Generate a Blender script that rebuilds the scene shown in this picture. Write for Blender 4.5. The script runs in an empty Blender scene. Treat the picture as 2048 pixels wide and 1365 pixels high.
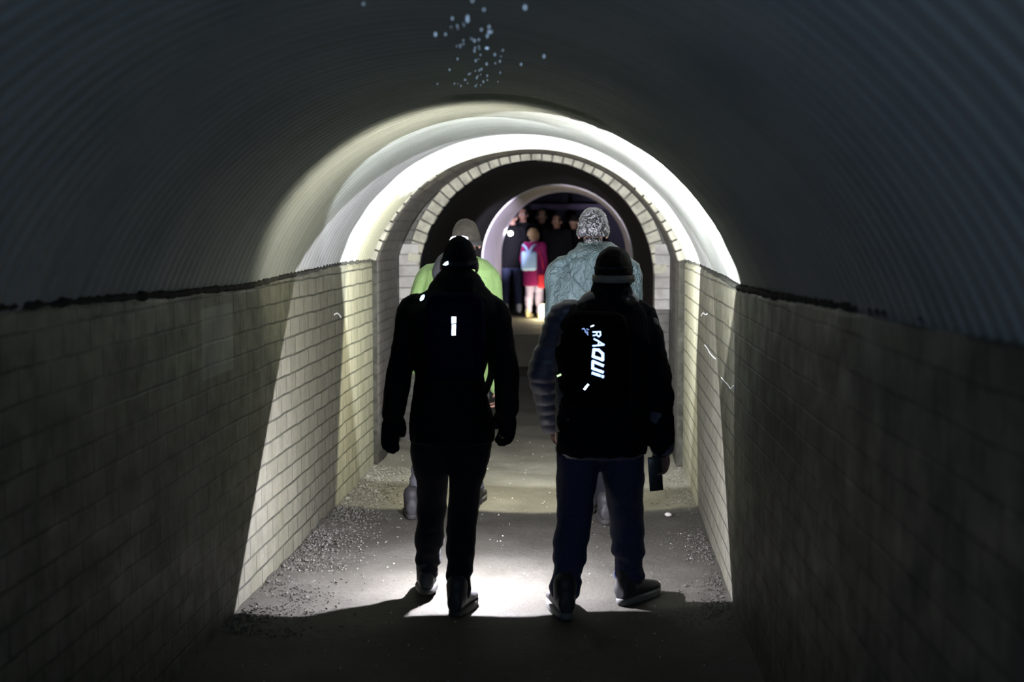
import bpy, bmesh, math, random
from mathutils import Vector, Matrix, noise
random.seed(7)
C = bpy.context.scene.collection
SC = bpy.context.scene
R = math.radians
PI = math.pi

# ------------------------------------------------------------------ camera
F = 2700.0
EYE = 1.75
TH = math.atan(227.5 / F); PS = math.atan(111.0 / F * math.cos(TH))
cd = bpy.data.cameras.new('camera'); cam = bpy.data.objects.new('camera', cd); C.objects.link(cam)
cam.location = (0, 0, EYE); cam.rotation_euler = (PI / 2 - TH, 0, PS)
cd.sensor_width = 36; cd.lens = F / 2048 * 36; cd.clip_end = 200; cd.clip_start = .05
cd.dof.use_dof = True; cd.dof.focus_distance = 7.2; cd.dof.aperture_fstop = 2.2
SC.camera = cam
FW = Vector((-math.sin(PS) * math.cos(TH), math.cos(PS) * math.cos(TH), -math.sin(TH)))
RT = Vector((math.cos(PS), math.sin(PS), 0)); UP = RT.cross(FW)
def W(px, py, Y):                       # a point of the place at distance Y along the tunnel
    d = FW + RT * ((px - 1024) / F) + UP * ((682.5 - py) / F)
    return Vector((0, 0, EYE)) + d * (Y / d.y)

# ------------------------------------------------------------------ view, world, lights behind the camera
SC.view_settings.view_transform = 'Standard'; SC.view_settings.look = 'None'
SC.view_settings.gamma = 1; SC.view_settings.exposure = 0.0
try: SC.view_settings.use_curve_mapping = False
except Exception: pass
wd = bpy.data.worlds.new('world'); SC.world = wd; wd.use_nodes = True
wd.node_tree.nodes['Background'].inputs[0].default_value = (.35, .45, .8, 1)
wd.node_tree.nodes['Background'].inputs[1].default_value = .004

def spot(name, loc, aim, power, color, size=180, blend=.0, rad=.012):
    l = bpy.data.lights.new(name, 'SPOT'); l.energy = power; l.color = color
    l.spot_size = R(size); l.spot_blend = blend; l.shadow_soft_size = rad
    o = bpy.data.objects.new(name, l); C.objects.link(o)
    o.location = loc
    o.rotation_euler = (Vector(aim) - Vector(loc)).to_track_quat('-Z', 'Y').to_euler()
    return o

COOL = (.90, .93, 1.0); NEUT = (1, .98, .93); WARM = (1, .93, .74)
# unseen fill lights added behind the camera for the near vault and backs
spot('rear_vault_fill_light', (-.9, -1.3, 1.2), (-.5, 1.4, 2.45), 34, (.36, .56, 1.0), 140, .8, .08)
spot('rear_vault_fill_light', (.25, -1.4, 1.2), (.7, 1.6, 1.95), 215, (.50, .72, 1.0), 120, .9, .08)
spot('rear_fill_light', (-.1, -.6, 1.95), (-.2, 6, 1.2), 2.4, (.72, .80, 1.0), 60, .9, .03)
# lamps of the near pair: a torch held low, a headlamp, and a fill lamp added at the right shoulder
spot('torch_light', (-.46, 6.42, .50), (-.58, 7.42, -.40), 400, (.88, .86, 1.0), 179, .02, .01)
spot('headlamp_light', (.23, 6.15, 1.57), (.67, 6.915, 2.04), 700, (.95, .98, 1.0), 130, .05, .02)
spot('added_beam_light', (.23, 6.16, 1.57), (.84, 8.5, 1.98), 420, (.95, .98, 1.0), 36, .5, .02)  # extra narrow beam added to brighten the right side of the vault
spot('added_beam_light', (.23, 6.16, 1.58), (-.02, 8.0, 2.42), 160, (.95, .98, 1.0), 50, .6, .02)  # extra beam added to brighten the crown
spot('shoulder_fill_light', (.32, 6.26, 1.24), (.40, 8, 1.0), 16, COOL, 178, .06, .015)  # fill light added close to the right wall
spot('headlamp_light', (-.50, 6.19, 1.60), (-.80, 7.5, 2.35), 84, (1, .98, .78), 160, .55, .02)
spot('added_beam_light', (-.50, 6.19, 1.61), (-.80, 9.4, 2.62), 190, (.86, .94, 1.0), 62, .12, .015)  # narrower beam added to brighten the left vault further in
# lamps of the pair in front
spot('headlamp_light', (-.60, 8.30, 1.68), (-.50, 10, 2.2), 300, (.93, .97, 1.0), 168, .08, .015)
spot('chest_lamp_light', (.16, 8.30, 1.42), (.25, 10, 2.0), 420, (.96, .98, 1.0), 170, .08, .015)
spot('torch_light', (-.42, 8.50, 1.00), (-.42, 10, .5), 250, (1, .97, .78), 176, .08, .015)  # torch without a body, added to brighten the floor and left wall
# extra beams added at the same lamps to light the far liner and group
spot('added_beam_light', (-.60, 8.31, 1.68), (-.25, 20, 1.15), 900, (.80, .76, 1.0), 12, .7, .015)
spot('added_beam_light', (-.60, 8.31, 1.68), (.45, 17.8, 2.05), 7000, (.84, .78, .92), 9, .7, .015)
spot('added_liner_beam_light', (.16, 8.31, 1.42), (-1.12, 18.3, 1.62), 46000, (.84, .78, 1.0), 8.5, .6, .015)

# ------------------------------------------------------------------ materials
def mat(name, color, rough=.8, spec=.3, metal=0, emit=None, estr=0):
    m = bpy.data.materials.new(name); m.use_nodes = True
    b = m.node_tree.nodes['Principled BSDF']
    b.inputs['Base Color'].default_value = (*color, 1)
    b.inputs['Roughness'].default_value = rough
    b.inputs['Specular IOR Level'].default_value = spec
    b.inputs['Metallic'].default_value = metal
    if emit:
        b.inputs['Emission Color'].default_value = (*emit, 1); b.inputs['Emission Strength'].default_value = estr
    return m
class NT:
    def __init__(s, m): s.m = m; s.t = m.node_tree; s.b = s.t.nodes['Principled BSDF']; s.l = s.t.links
    def n(s, typ, **kw):
        x = s.t.nodes.new(typ)
        for k, v in kw.items(): setattr(x, k, v)
        return x
    def link(s, a, b): s.l.new(a, b)
    def coord(s, scale=(1, 1, 1), src='Object'):
        c = s.n('ShaderNodeTexCoord'); mp = s.n('ShaderNodeMapping'); mp.inputs['Scale'].default_value = scale
        s.link(c.outputs[src], mp.inputs['Vector']); return mp.outputs[0]
    def noise(s, vec, scale, detail=4, rough=.55, dist=0):
        x = s.n('ShaderNodeTexNoise'); x.inputs['Scale'].default_value = scale; x.inputs['Detail'].default_value = detail
        x.inputs['Roughness'].default_value = rough; x.inputs['Distortion'].default_value = dist
        s.link(vec, x.inputs['Vector']); return x.outputs['Fac']
    def ramp(s, fac, stops):
        x = s.n('ShaderNodeValToRGB'); e = x.color_ramp.elements
        while len(e) < len(stops): e.new(.5)
        for i, (p, c) in enumerate(stops):
            e[i].position = p; e[i].color = (*c, 1) if len(c) == 3 else c
        s.link(fac, x.inputs[0]); return x.outputs[0]
    def mix(s, fac, a, b, typ='MIX'):
        x = s.n('ShaderNodeMix', data_type='RGBA', blend_type=typ)
        for v, i in ((fac, 0), (a, 6), (b, 7)):
            if isinstance(v, (int, float)): x.inputs[i].default_value = v
            elif isinstance(v, tuple): x.inputs[i].default_value = (*v, 1)
            else: s.link(v, x.inputs[i])
        return x.outputs[2]
    def math(s, op, a, b=None, clamp=False):
        x = s.n('ShaderNodeMath', operation=op, use_clamp=clamp)
        for v, i in ((a, 0), (b, 1)):
            if v is None: continue
            if isinstance(v, (int, float)): x.inputs[i].default_value = v
            else: s.link(v, x.inputs[i])
        return x.outputs[0]
    def bump(s, h, strength=.5, dist=.01, prev=None):
        x = s.n('ShaderNodeBump'); x.inputs['Strength'].default_value = strength; x.inputs['Distance'].default_value = dist
        s.link(h, x.inputs['Height'])
        if prev is not None: s.link(prev, x.inputs['Normal'])
        return x.outputs[0]
    def base(s, c): s.link(c, s.b.inputs['Base Color'])
    def normal(s, n): s.link(n, s.b.inputs['Normal'])
    def rough(s, r): s.link(r, s.b.inputs['Roughness'])
    def box(s, x0, x1, y0, y1, z0, z1, soft=.02, wob=None):      # 1 inside a region of the surface
        c = s.n('ShaderNodeTexCoord'); sp = s.n('ShaderNodeSeparateXYZ'); s.link(c.outputs['Object'], sp.inputs[0])
        r = None
        for i, (a, b) in enumerate(((x0, x1), (y0, y1), (z0, z1))):
            v = sp.outputs[i]
            if wob is not None: v = s.math('ADD', v, wob)
            for e, sg in ((a, 1), (b, -1)):
                d = s.math('SUBTRACT', v, e) if sg > 0 else s.math('SUBTRACT', e, v)
                k = s.math('ADD', s.math('DIVIDE', d, soft), .5, True)
                r = k if r is None else s.math('MULTIPLY', r, k)
        return r

def brick_material(name, c1, c2, mortar, grime, bw=.225, bh=.0975, wash=None, patches=()):
    m = mat(name, c1, .62, .35); t = NT(m)
    c = t.n('ShaderNodeTexCoord'); sp = t.n('ShaderNodeSeparateXYZ'); t.link(c.outputs['Object'], sp.inputs[0])
    cb = t.n('ShaderNodeCombineXYZ'); t.link(sp.outputs[1], cb.inputs[0]); t.link(sp.outputs[2], cb.inputs[1])
    wn = t.noise(c.outputs['Object'], 3.0, 2)
    ad = t.n('ShaderNodeVectorMath', operation='ADD'); t.link(cb.outputs[0], ad.inputs[0])
    wv = t.n('ShaderNodeCombineXYZ'); t.link(t.math('MULTIPLY', t.math('SUBTRACT', wn, .5), .02), wv.inputs[1]); t.link(wv.outputs[0], ad.inputs[1])
    b = t.n('ShaderNodeTexBrick'); b.offset = .5
    b.inputs['Scale'].default_value = 1; b.inputs['Brick Width'].default_value = bw; b.inputs['Row Height'].default_value = bh
    b.inputs['Mortar Size'].default_value = .0065; b.inputs['Mortar Smooth'].default_value = .35
    b.inputs['Color1'].default_value = (*c1, 1); b.inputs['Color2'].default_value = (*c2, 1); b.inputs['Mortar'].default_value = (*mortar, 1)
    t.link(ad.outputs[0], b.inputs['Vector'])
    streak = t.noise(t.coord((1, 9, .7)), 2.2, 5, .6)
    col = t.mix(t.ramp(streak, [(.35, (0, 0, 0)), (.68, (1, 1, 1))]), b.outputs['Color'], grime, 'MIX')
    col = t.mix(.55, b.outputs['Color'], col)
    n2 = t.noise(t.coord(), 7, 6, .65)
    col = t.mix(t.math('MULTIPLY', t.ramp(n2, [(.45, (0, 0, 0)), (.7, (1, 1, 1))]), .5), col, tuple(g * .8 for g in grime))
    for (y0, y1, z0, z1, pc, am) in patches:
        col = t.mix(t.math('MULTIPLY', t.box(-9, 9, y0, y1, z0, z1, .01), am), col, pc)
    t.base(col)
    h = t.math('SUBTRACT', 1, b.outputs['Fac'])
    nb = t.bump(h, .55, .006)
    t.normal(t.bump(t.noise(t.coord(), 60, 5, .7), .25, .004, nb))
    t.rough(t.ramp(n2, [(.3, (.45,) * 3), (.7, (.8,) * 3)]))
    return m

M = {}
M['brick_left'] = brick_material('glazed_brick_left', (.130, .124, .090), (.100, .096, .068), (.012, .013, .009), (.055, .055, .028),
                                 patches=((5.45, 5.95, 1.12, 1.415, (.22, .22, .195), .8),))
M['brick_right'] = brick_material('glazed_brick_right', (.125, .120, .088), (.105, .100, .072), (.014, .014, .010), (.06, .06, .034))
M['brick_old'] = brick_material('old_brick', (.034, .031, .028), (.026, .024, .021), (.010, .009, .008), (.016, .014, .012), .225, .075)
M['brick_white'] = brick_material('pale_brick', (.24, .23, .225), (.20, .19, .19), (.09, .085, .08), (.11, .10, .10), .11, .09)
M['passage_lining'] = mat('dark_lining', (.035, .036, .045), .95, .03)  # near-black lining of the inner passage
t = NT(M['passage_lining']); n_ = t.noise(t.coord(), 5, 6, .65)
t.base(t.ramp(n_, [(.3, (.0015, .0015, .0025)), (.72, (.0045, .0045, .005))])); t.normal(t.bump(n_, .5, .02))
M['voussoir'] = mat('voussoir_brick', (.42, .40, .33), .7, .3)
t = NT(M['voussoir']); n_ = t.noise(t.coord(), 9, 5, .6)
t.base(t.ramp(n_, [(.3, (.11, .105, .085)), (.55, (.21, .20, .165)), (.8, (.26, .25, .21))])); t.normal(t.bump(t.noise(t.coord(), 60, 4), .3, .004))
M['mortar'] = mat('dark_mortar', (.05, .048, .042), .95, .1)
t = NT(M['mortar']); n_ = t.noise(t.coord(), 14, 6, .7)
t.base(t.ramp(n_, [(.3, (.012, .013, .011)), (.7, (.045, .043, .036))])); t.normal(t.bump(n_, .8, .02))

# white painted corrugated lining with seams, damp marks and a repainted patch
M['vault'] = mat('painted_corrugated_steel', (.62, .63, .60), .45, .4)
t = NT(M['vault'])
n1 = t.noise(t.coord((1, 1, 1)), 1.6, 5, .6); n3 = t.noise(t.coord((.6, 8, .6)), 2, 4, .6)
col = t.ramp(n3, [(.3, (.235, .242, .222)), (.7, (.31, .315, .305))])
col = t.mix(t.math('MULTIPLY', t.ramp(n1, [(.5, (0, 0, 0)), (.75, (1, 1, 1))]), .35), col, (.19, .195, .15))
wob = t.math('MULTIPLY', t.math('SUBTRACT', t.noise(t.coord(), 6, 5, .65), .5), .35)
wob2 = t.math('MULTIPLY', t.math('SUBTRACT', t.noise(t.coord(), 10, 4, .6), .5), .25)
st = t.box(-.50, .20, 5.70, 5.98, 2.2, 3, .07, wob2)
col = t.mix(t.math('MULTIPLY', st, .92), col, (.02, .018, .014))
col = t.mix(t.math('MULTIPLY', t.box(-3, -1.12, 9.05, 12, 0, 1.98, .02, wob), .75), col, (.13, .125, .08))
yy = t.n('ShaderNodeTexCoord'); sp = t.n('ShaderNodeSeparateXYZ'); t.link(yy.outputs['Object'], sp.inputs[0])
fr = t.math('FRACT', t.math('DIVIDE', t.math('ADD', sp.outputs[1], .35), 1.02))
seam = t.math('LESS_THAN', fr, .008)
col = t.mix(t.math('MULTIPLY', seam, .75), col, (.06, .06, .05))
t.base(col); t.rough(t.ramp(n1, [(.3, (.5,) * 3), (.7, (.65,) * 3)])); t.b.inputs['Specular IOR Level'].default_value = .22
t.normal(t.bump(t.noise(t.coord((3, 1, 3)), 22, 5, .7), .12, .004))

M['liner'] = mat('pale_liner', (.50, .47, .50), .5, .4)
t = NT(M['liner']); n_ = t.noise(t.coord((1, 3, 1)), 3, 5, .6)
t.base(t.ramp(n_, [(.3, (.22, .20, .215)), (.7, (.36, .34, .36))]))

# trodden concrete floor, dirt and rubble towards the walls
M['floor'] = mat('trodden_concrete', (.16, .15, .12), .85, .12)
t = NT(M['floor'])
na = t.noise(t.coord(), 3.2, 7, .62); nb_ = t.noise(t.coord(), 38, 6, .7); nc = t.noise(t.coord(), 140, 3, .6)
col = t.ramp(na, [(.3, (.062, .058, .045)), (.55, (.085, .081, .066)), (.8, (.115, .11, .09))])
col = t.mix(t.math('MULTIPLY', t.ramp(nb_, [(.5, (0, 0, 0)), (.72, (1, 1, 1))]), .55), col, (.04, .038, .029))
vr = t.n('ShaderNodeTexVoronoi'); vr.inputs['Scale'].default_value = 26; t.link(t.coord(), vr.inputs['Vector'])
fl = t.ramp(vr.outputs['Distance'], [(.05, (1, 1, 1)), (.09, (0, 0, 0))])
col = t.mix(t.math('MULTIPLY', fl, .55), col, (.24, .23, .21))
t.base(col)
t.normal(t.bump(nc, .35, .004, t.bump(nb_, .55, .012, t.bump(na, .5, .03))))
t.rough(t.ramp(na, [(.35, (.75,) * 3), (.7, (.95,) * 3)]))
M['dirt'] = mat('loose_dirt', (.16, .15, .12), .95, .2)
t = NT(M['dirt']); n_ = t.noise(t.coord(), 30, 6, .75)
t.base(t.ramp(n_, [(.3, (.05, .047, .036)), (.5, (.13, .125, .10)), (.7, (.34, .33, .31))])); t.normal(t.bump(n_, 1, .02))
M['pebble'] = mat('pale_pebble', (.55, .53, .47), .8, .3)
M['chalk'] = mat('chalk_mark', (.75, .75, .72), .9, .1)
M['drop'] = mat('wet_drip', (.42, .46, .50), .12, 1.0)

def cloth(name, c, c2=None, rough=.9, scale=40, bump=.3, spec=.2, sheen=0):
    m = mat(name, c, rough, spec); t = NT(m); c2 = c2 or tuple(x * .6 for x in c)
    n = t.noise(t.coord(), scale, 5, .65); t.base(t.ramp(n, [(.3, c2), (.7, c)])); t.normal(t.bump(n, bump, .004))
    if sheen: t.b.inputs['Sheen Weight'].default_value = sheen
    return m
M['black'] = cloth('black_fabric', (.008, .008, .010), spec=.05)
M['black_pack'] = cloth('black_pack_nylon', (.0045, .0045, .006), spec=.01, rough=1)
M['black_fleece'] = cloth('black_fleece', (.008, .008, .011), rough=1, scale=90, bump=.8, spec=.05)
M['navy'] = cloth('navy_nylon', (.006, .007, .026), spec=.01, rough=1)
M['puffer'] = cloth('dark_puffer', (.09, .09, .135), (.05, .05, .08), rough=.5, scale=25, spec=.4)
M['black_trouser'] = cloth('black_trouser', (.009, .0095, .013), spec=.1)
M['jeans'] = cloth('dark_jeans', (.029, .038, .085), (.014, .019, .046), scale=60, rough=.85)
M['lime'] = cloth('lime_softshell', (.19, .29, .105), (.15, .24, .08), rough=.7, scale=8, bump=.2)
M['teal'] = cloth('grey_green_parka', (.062, .092, .100), (.042, .064, .070), rough=.6, scale=7, bump=.35)
M['teal_dark'] = cloth('grey_green_hood', (.048, .074, .082), (.036, .056, .062), rough=.65, scale=7, bump=.3)
M['magenta'] = cloth('magenta_coat', (.26, .008, .115), (.20, .005, .085), rough=.8)
M['red'] = cloth('red_cloth', (.62, .03, .06), rough=.8)
M['ice_blue'] = cloth('light_blue_fabric', (.40, .58, .85), (.30, .48, .78), rough=.6)
M['lilac'] = cloth('pale_leggings', (.50, .45, .66), (.40, .35, .58), rough=.85)
M['cream'] = mat('cream_leather', (.55, .48, .30), .6, .3)
M['pale_shoe'] = mat('pale_shoe', (.45, .45, .50), .6, .3)
M['grey_knit'] = cloth('grey_brown_knit', (.055, .046, .036), (.030, .026, .020), scale=70, bump=.9)
M['knit_band'] = cloth('grey_knit_band', (.115, .10, .085), (.07, .06, .05), scale=110, bump=.8)
M['hat_dark'] = cloth('dark_knit', (.012, .010, .009), scale=110, bump=.9, spec=.05)
M['grey_panel'] = cloth('grey_fabric', (.035, .035, .04), (.02, .02, .024), rough=.8)
M['grey_trouser'] = cloth('grey_trouser', (.09, .09, .10), (.05, .05, .06))
M['skin'] = cloth('skin', (.30, .17, .125), (.24, .13, .095), rough=.6, scale=18, bump=.1)
M['shoe'] = mat('dark_shoe_leather', (.022, .021, .022), .6, .2)
M['sole'] = mat('rubber_sole', (.03, .028, .025), .8, .3)
M['sole_pale'] = mat('pale_rubber_sole', (.11, .11, .10), .7, .3)
M['plastic'] = mat('black_plastic', (.012, .012, .014), .35, .5)
M['screen'] = mat('phone_glass', (.01, .012, .02), .12, .6)
M['strap'] = cloth('elastic_strap', (.022, .022, .028), spec=.15)
M['eye'] = mat('eye', (.7, .68, .64), .2, .5)
M['hair_dark'] = cloth('dark_hair', (.03, .022, .018), scale=80, bump=1)
M['hair_fair'] = cloth('fair_hair', (.36, .25, .13), (.2, .13, .07), scale=80, bump=1)
m = mat('curly_grey_hair', (.2, .19, .2), .45, .5); t = NT(m)
for key in ('teal', 'teal_dark', 'lime'):
    q_ = NT(M[key]); nz = q_.noise(q_.coord((1.6, 1.6, 1)), 9, 3, .5, 1.4)
    rg = q_.math('ABSOLUTE', q_.math('SUBTRACT', nz, .5)); prev_n = q_.b.inputs['Normal'].links[0].from_socket
    q_.normal(q_.bump(q_.ramp(rg, [(0, (0, 0, 0)), (.10, (1, 1, 1))]), .55 if key != 'lime' else .15, .02, prev_n))
w = t.n('ShaderNodeTexWave', wave_type='RINGS'); w.inputs['Scale'].default_value = 9; w.inputs['Distortion'].default_value = 14
w.inputs['Detail'].default_value = 3; w.inputs['Detail Scale'].default_value = 2.2; t.link(t.coord(), w.inputs['Vector'])
t.base(t.ramp(w.outputs['Fac'], [(.3, (.004, .004, .006)), (.65, (.020, .019, .024)), (.97, (.10, .095, .112))]))
t.normal(t.bump(w.outputs['Fac'], .8, .01)); M['hair_curly'] = m
M['lens'] = mat('lamp_lens', (.9, .9, .9), .2, .5, 0, (1, .98, .95), 30)
M['added_glow'] = mat('added_glow_glass', (1, .9, .6), .3, .5, 0, (1, .80, .42), 4.5)
M['steel'] = mat('grey_steel', (.25, .25, .27), .4, .5, .8)

def retro(name, c, gain):                # overbright diffuse colour imitating glass-bead tape and wet glints
    m = bpy.data.materials.new(name); m.use_nodes = True; nt = m.node_tree; nt.nodes.clear()
    d = nt.nodes.new('ShaderNodeBsdfDiffuse'); d.inputs['Color'].default_value = tuple(x * gain for x in c) + (1,)
    o = nt.nodes.new('ShaderNodeOutputMaterial'); nt.links.new(d.outputs[0], o.inputs[0]); return m
M['tape'] = retro('reflective_tape', (.97, .98, 1.0), 120)
M['tape_text'] = retro('reflective_lettering', (.66, .74, 1.0), 22)
M['drop'] = retro('water_drop', (.92, .95, .97), 2.6)  # wet glint put into an overbright colour
M['tape_dim'] = retro('dim_reflective_print', (.6, .65, .9), 9)
M['tape_yellow'] = retro('yellow_reflector', (.85, .85, .35), 16)

TONE = .58                                # one reflectance factor for every surface, lowered to darken bounced light
for m in M.values():
    b = m.node_tree.nodes.get('Principled BSDF')
    if not b: continue
    i_ = b.inputs['Base Color']
    if i_.is_linked:
        x = m.node_tree.nodes.new('ShaderNodeMix'); x.data_type = 'RGBA'; x.blend_type = 'MULTIPLY'; x.inputs[0].default_value = 1
        m.node_tree.links.new(i_.links[0].from_socket, x.inputs[6]); x.inputs[7].default_value = (TONE, TONE, TONE, 1)
        m.node_tree.links.new(x.outputs[2], i_)
    else: i_.default_value = [v * TONE for v in i_.default_value[:3]] + [1]

# ------------------------------------------------------------------ mesh helpers
def smooth(me):
    for p in me.polygons: p.use_smooth = True
def obj(name, bm, m, parent=None, sm=True, kind=None):
    if isinstance(bm, bmesh.types.BMesh):
        me = bpy.data.meshes.new(name); bmesh.ops.recalc_face_normals(bm, faces=bm.faces); bm.to_mesh(me); bm.free()
    else: me = bm
    me.materials.clear(); me.materials.append(m)
    if sm: smooth(me)
    o = bpy.data.objects.new(name, me); C.objects.link(o)
    if parent: o.parent = parent; o.matrix_parent_inverse = Matrix.Translation(parent.location).inverted()
    if kind: o['kind'] = kind
    return o
def tag(o, label, cat, group=None, kind=None):
    o['label'] = label; o['category'] = cat
    if group: o['group'] = group
    if kind: o['kind'] = kind
    return o
def empty(name, loc, label, cat, group=None):
    o = bpy.data.objects.new(name, None); C.objects.link(o); o.location = loc; o.empty_display_size = .1
    return tag(o, label, cat, group)
def B(): return bmesh.new()
def box(bm, c, s, rot=None, bev=0):
    r = bmesh.ops.create_cube(bm, size=1); vs = r['verts']
    mx = Matrix.Translation(c) @ (rot or Matrix()) @ Matrix.Diagonal((*s, 1))
    bmesh.ops.transform(bm, matrix=mx, verts=vs)
    if bev:
        es = list({e for v in vs for e in v.link_edges})
        bmesh.ops.bevel(bm, geom=es, offset=bev, segments=3, affect='EDGES', profile=.5)
def ell(bm, c, r, rot=None, u=20, v=14):
    q = bmesh.ops.create_uvsphere(bm, u_segments=u, v_segments=v, radius=1)
    bmesh.ops.transform(bm, matrix=Matrix.Translation(c) @ (rot or Matrix()) @ Matrix.Diagonal((*r, 1)), verts=q['verts'])
def rings(bm, rs, close=True):
    L = [[bm.verts.new(p) for p in r] for r in rs]
    n = len(L[0])
    for a, b in zip(L, L[1:]):
        for i in range(n): bm.faces.new((a[i], a[(i + 1) % n], b[(i + 1) % n], b[i]))
    if close:
        for r in (L[0], L[-1]):
            c = sum((v.co for v in r), Vector()) / n; cv = bm.verts.new(c)
            for i in range(n): bm.faces.new((r[i], r[(i + 1) % n], cv))
def tube(bm, pts, rad, seg=14, flat=1.0, up=Vector((0, 1, 0)), round_ends=True):
    P = [Vector(p) for p in pts]
    if not isinstance(rad, (list, tuple)): rad = [rad] * len(P)
    rad = list(rad)
    # resample smoothly (Catmull-Rom)
    Q, RR = [], []
    n = len(P)
    for i in range(n - 1):
        p0 = P[max(i - 1, 0)]; p1 = P[i]; p2 = P[i + 1]; p3 = P[min(i + 2, n - 1)]
        k = 5 if n > 2 else 1
        for j in range(k):
            t_ = j / k; a = t_ * t_; b = a * t_
            Q.append(.5 * ((2 * p1) + (p2 - p0) * t_ + (2 * p0 - 5 * p1 + 4 * p2 - p3) * a + (3 * p1 - p0 - 3 * p2 + p3) * b))
            RR.append(rad[i] + (rad[i + 1] - rad[i]) * t_)
    Q.append(P[-1]); RR.append(rad[-1])
    if round_ends:
        d0 = (Q[0] - Q[1]).normalized(); d1 = (Q[-1] - Q[-2]).normalized()
        hs = ((.5, .87), (.85, .53), (.99, .12))
        pre = [(Q[0] + d0 * RR[0] * a, RR[0] * b) for a, b in reversed(hs)]
        post = [(Q[-1] + d1 * RR[-1] * a, RR[-1] * b) for a, b in hs]
        Q = [p for p, _ in pre] + Q + [p for p, _ in post]; RR = [r for _, r in pre] + RR + [r for _, r in post]
    rs = []
    for i, p in enumerate(Q):
        d = (Q[min(i + 1, len(Q) - 1)] - Q[max(i - 1, 0)]).normalized()
        x = d.cross(up)
        if x.length < .05: x = d.cross(Vector((1, 0, 0)))
        x.normalize(); y = d.cross(x).normalized()
        rs.append([p + x * (math.cos(a) * RR[i]) + y * (math.sin(a) * RR[i] * flat) for a in [2 * PI * k / seg for k in range(seg)]])
    rings(bm, rs)
def stack(bm, secs, seg=28, pw=2.3):     # secs: (centre, rx, ry) horizontal sections, from top to bottom
    rs = []
    for c, rx, ry in secs:
        r = []
        for k in range(seg):
            a = 2 * PI * k / seg; ca, sa = math.cos(a), math.sin(a)
            r.append(Vector((c[0] + rx * math.copysign(abs(ca) ** (2 / pw), ca), c[1] + ry * math.copysign(abs(sa) ** (2 / pw), sa), c[2])))
        rs.append(r)
    rings(bm, rs)
def remesh(bm, vox=.012, it=4, disp=None):
    bmesh.ops.recalc_face_normals(bm, faces=bm.faces)
    me = bpy.data.meshes.new('t'); bm.to_mesh(me); bm.free()
    o = bpy.data.objects.new('t', me); C.objects.link(o)
    a = o.modifiers.new('r', 'REMESH'); a.mode = 'VOXEL'; a.voxel_size = vox
    b = o.modifiers.new('s', 'SMOOTH'); b.factor = .5; b.iterations = it
    dg = bpy.context.evaluated_depsgraph_get(); dg.update()
    me2 = bpy.data.meshes.new_from_object(o.evaluated_get(dg)); bpy.data.objects.remove(o)
    if disp:
        ns = [v.normal.copy() for v in me2.vertices]
        for v, n in zip(me2.vertices, ns): v.co = v.co + n * disp(v.co, n)
        me2.update()
    return me2
def fold(amp, sc=(9, 9, 5), seed=0):
    def f(p, n):
        q = Vector((p.x * sc[0], p.y * sc[1], p.z * sc[2])) + Vector((seed, seed, seed))
        return amp * (noise.noise(q) + .6 * (1 - 2 * abs(noise.noise(q * 2.1))) * .6)
    return f
def quilt(amp, pitch, base=None, axis=None):
    def f(p, n):
        h = amp * (abs(math.sin(PI * (p.z + .02 * noise.noise(p * 6)) / pitch)) ** .6 - .5)
        return h + (base(p, n) if base else 0)
    return f

# ------------------------------------------------------------------ tunnel
def bend(Y): return .02 * max(0.0, Y - 5.7)
XL, XR, WT = -1.495, .762, 1.51
CX, CZ, VR = -.3665, 1.097, 1.212
def wt(Y):
    K = ((-4, 1.60), (2.2, 1.572), (3.3, 1.542), (5.3, 1.487), (6.2, 1.472), (7.2, 1.492), (8.5, 1.515), (9.8, 1.508), (30, 1.508))
    for (a, u), (b, v) in zip(K, K[1:]):
        if Y <= b:
            t_ = (Y - a) / (b - a); t_ = t_ * t_ * (3 - 2 * t_) if 5 < Y < 9 else t_; return u + (v - u) * t_
def frange(a, b, s):
    n = max(1, int(round((b - a) / s))); return [a + (b - a) * i / n for i in range(n + 1)]

def wall(name, x, side, y0, y1, ztop, m, thick=.3, jag=.012, z0=0, step=.06):
    bm = B(); prev = None
    for Y in frange(y0, y1, step):
        xb = x + bend(Y); zt = wt(Y) + jag * noise.noise(Vector((side * 7, Y * 3.1, 0))) + .5 * jag * noise.noise(Vector((side * 3, Y * 14, 1)))
        zs = [z0, .5 * (z0 + zt), zt - .02]
        r = [bm.verts.new((xb, Y, z)) for z in zs] + [bm.verts.new((xb + side * .012, Y, zt)), bm.verts.new((xb + side * thick, Y, zt)), bm.verts.new((xb + side * thick, Y, z0))]
        if prev:
            for i in range(len(r)): bm.faces.new((prev[i], prev[(i + 1) % len(r)], r[(i + 1) % len(r)], r[i]))
        else: bm.faces.new(r)
        prev = r
    bm.faces.new(prev)
    return obj(name, bm, m, None, False, 'structure')
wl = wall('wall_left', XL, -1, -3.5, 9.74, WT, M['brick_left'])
wr = wall('wall_right', XR, 1, -3.5, 9.74, WT, M['brick_right'])

# floor with real unevenness; flat lane, rubble banks rise at the walls
bm = B(); ys = frange(-3.5, 17.0, .07); xs = frange(-1.9, 1.3, .05); g = []
for Y in ys:
    row = []
    for x in xs:
        d = min(x - XL, XR - x); bank = .03 * max(0, 1 - max(d, 0) / .35) ** 1.5
        z = .016 * noise.noise(Vector((x * 2.5, Y * 2.5, 0))) + .004 * noise.noise(Vector((x * 11, Y * 11, 3))) + bank * (.6 + .8 * abs(noise.noise(Vector((x * 7, Y * 7, 5)))))
        row.append(bm.verts.new((x + bend(Y), Y, z - .006)))
    g.append(row)
for a, b in zip(g, g[1:]):
    for i in range(len(a) - 1): bm.faces.new((a[i], a[i + 1], b[i + 1], b[i]))
obj('floor', bm, M['floor'], None, True, 'structure')

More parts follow.
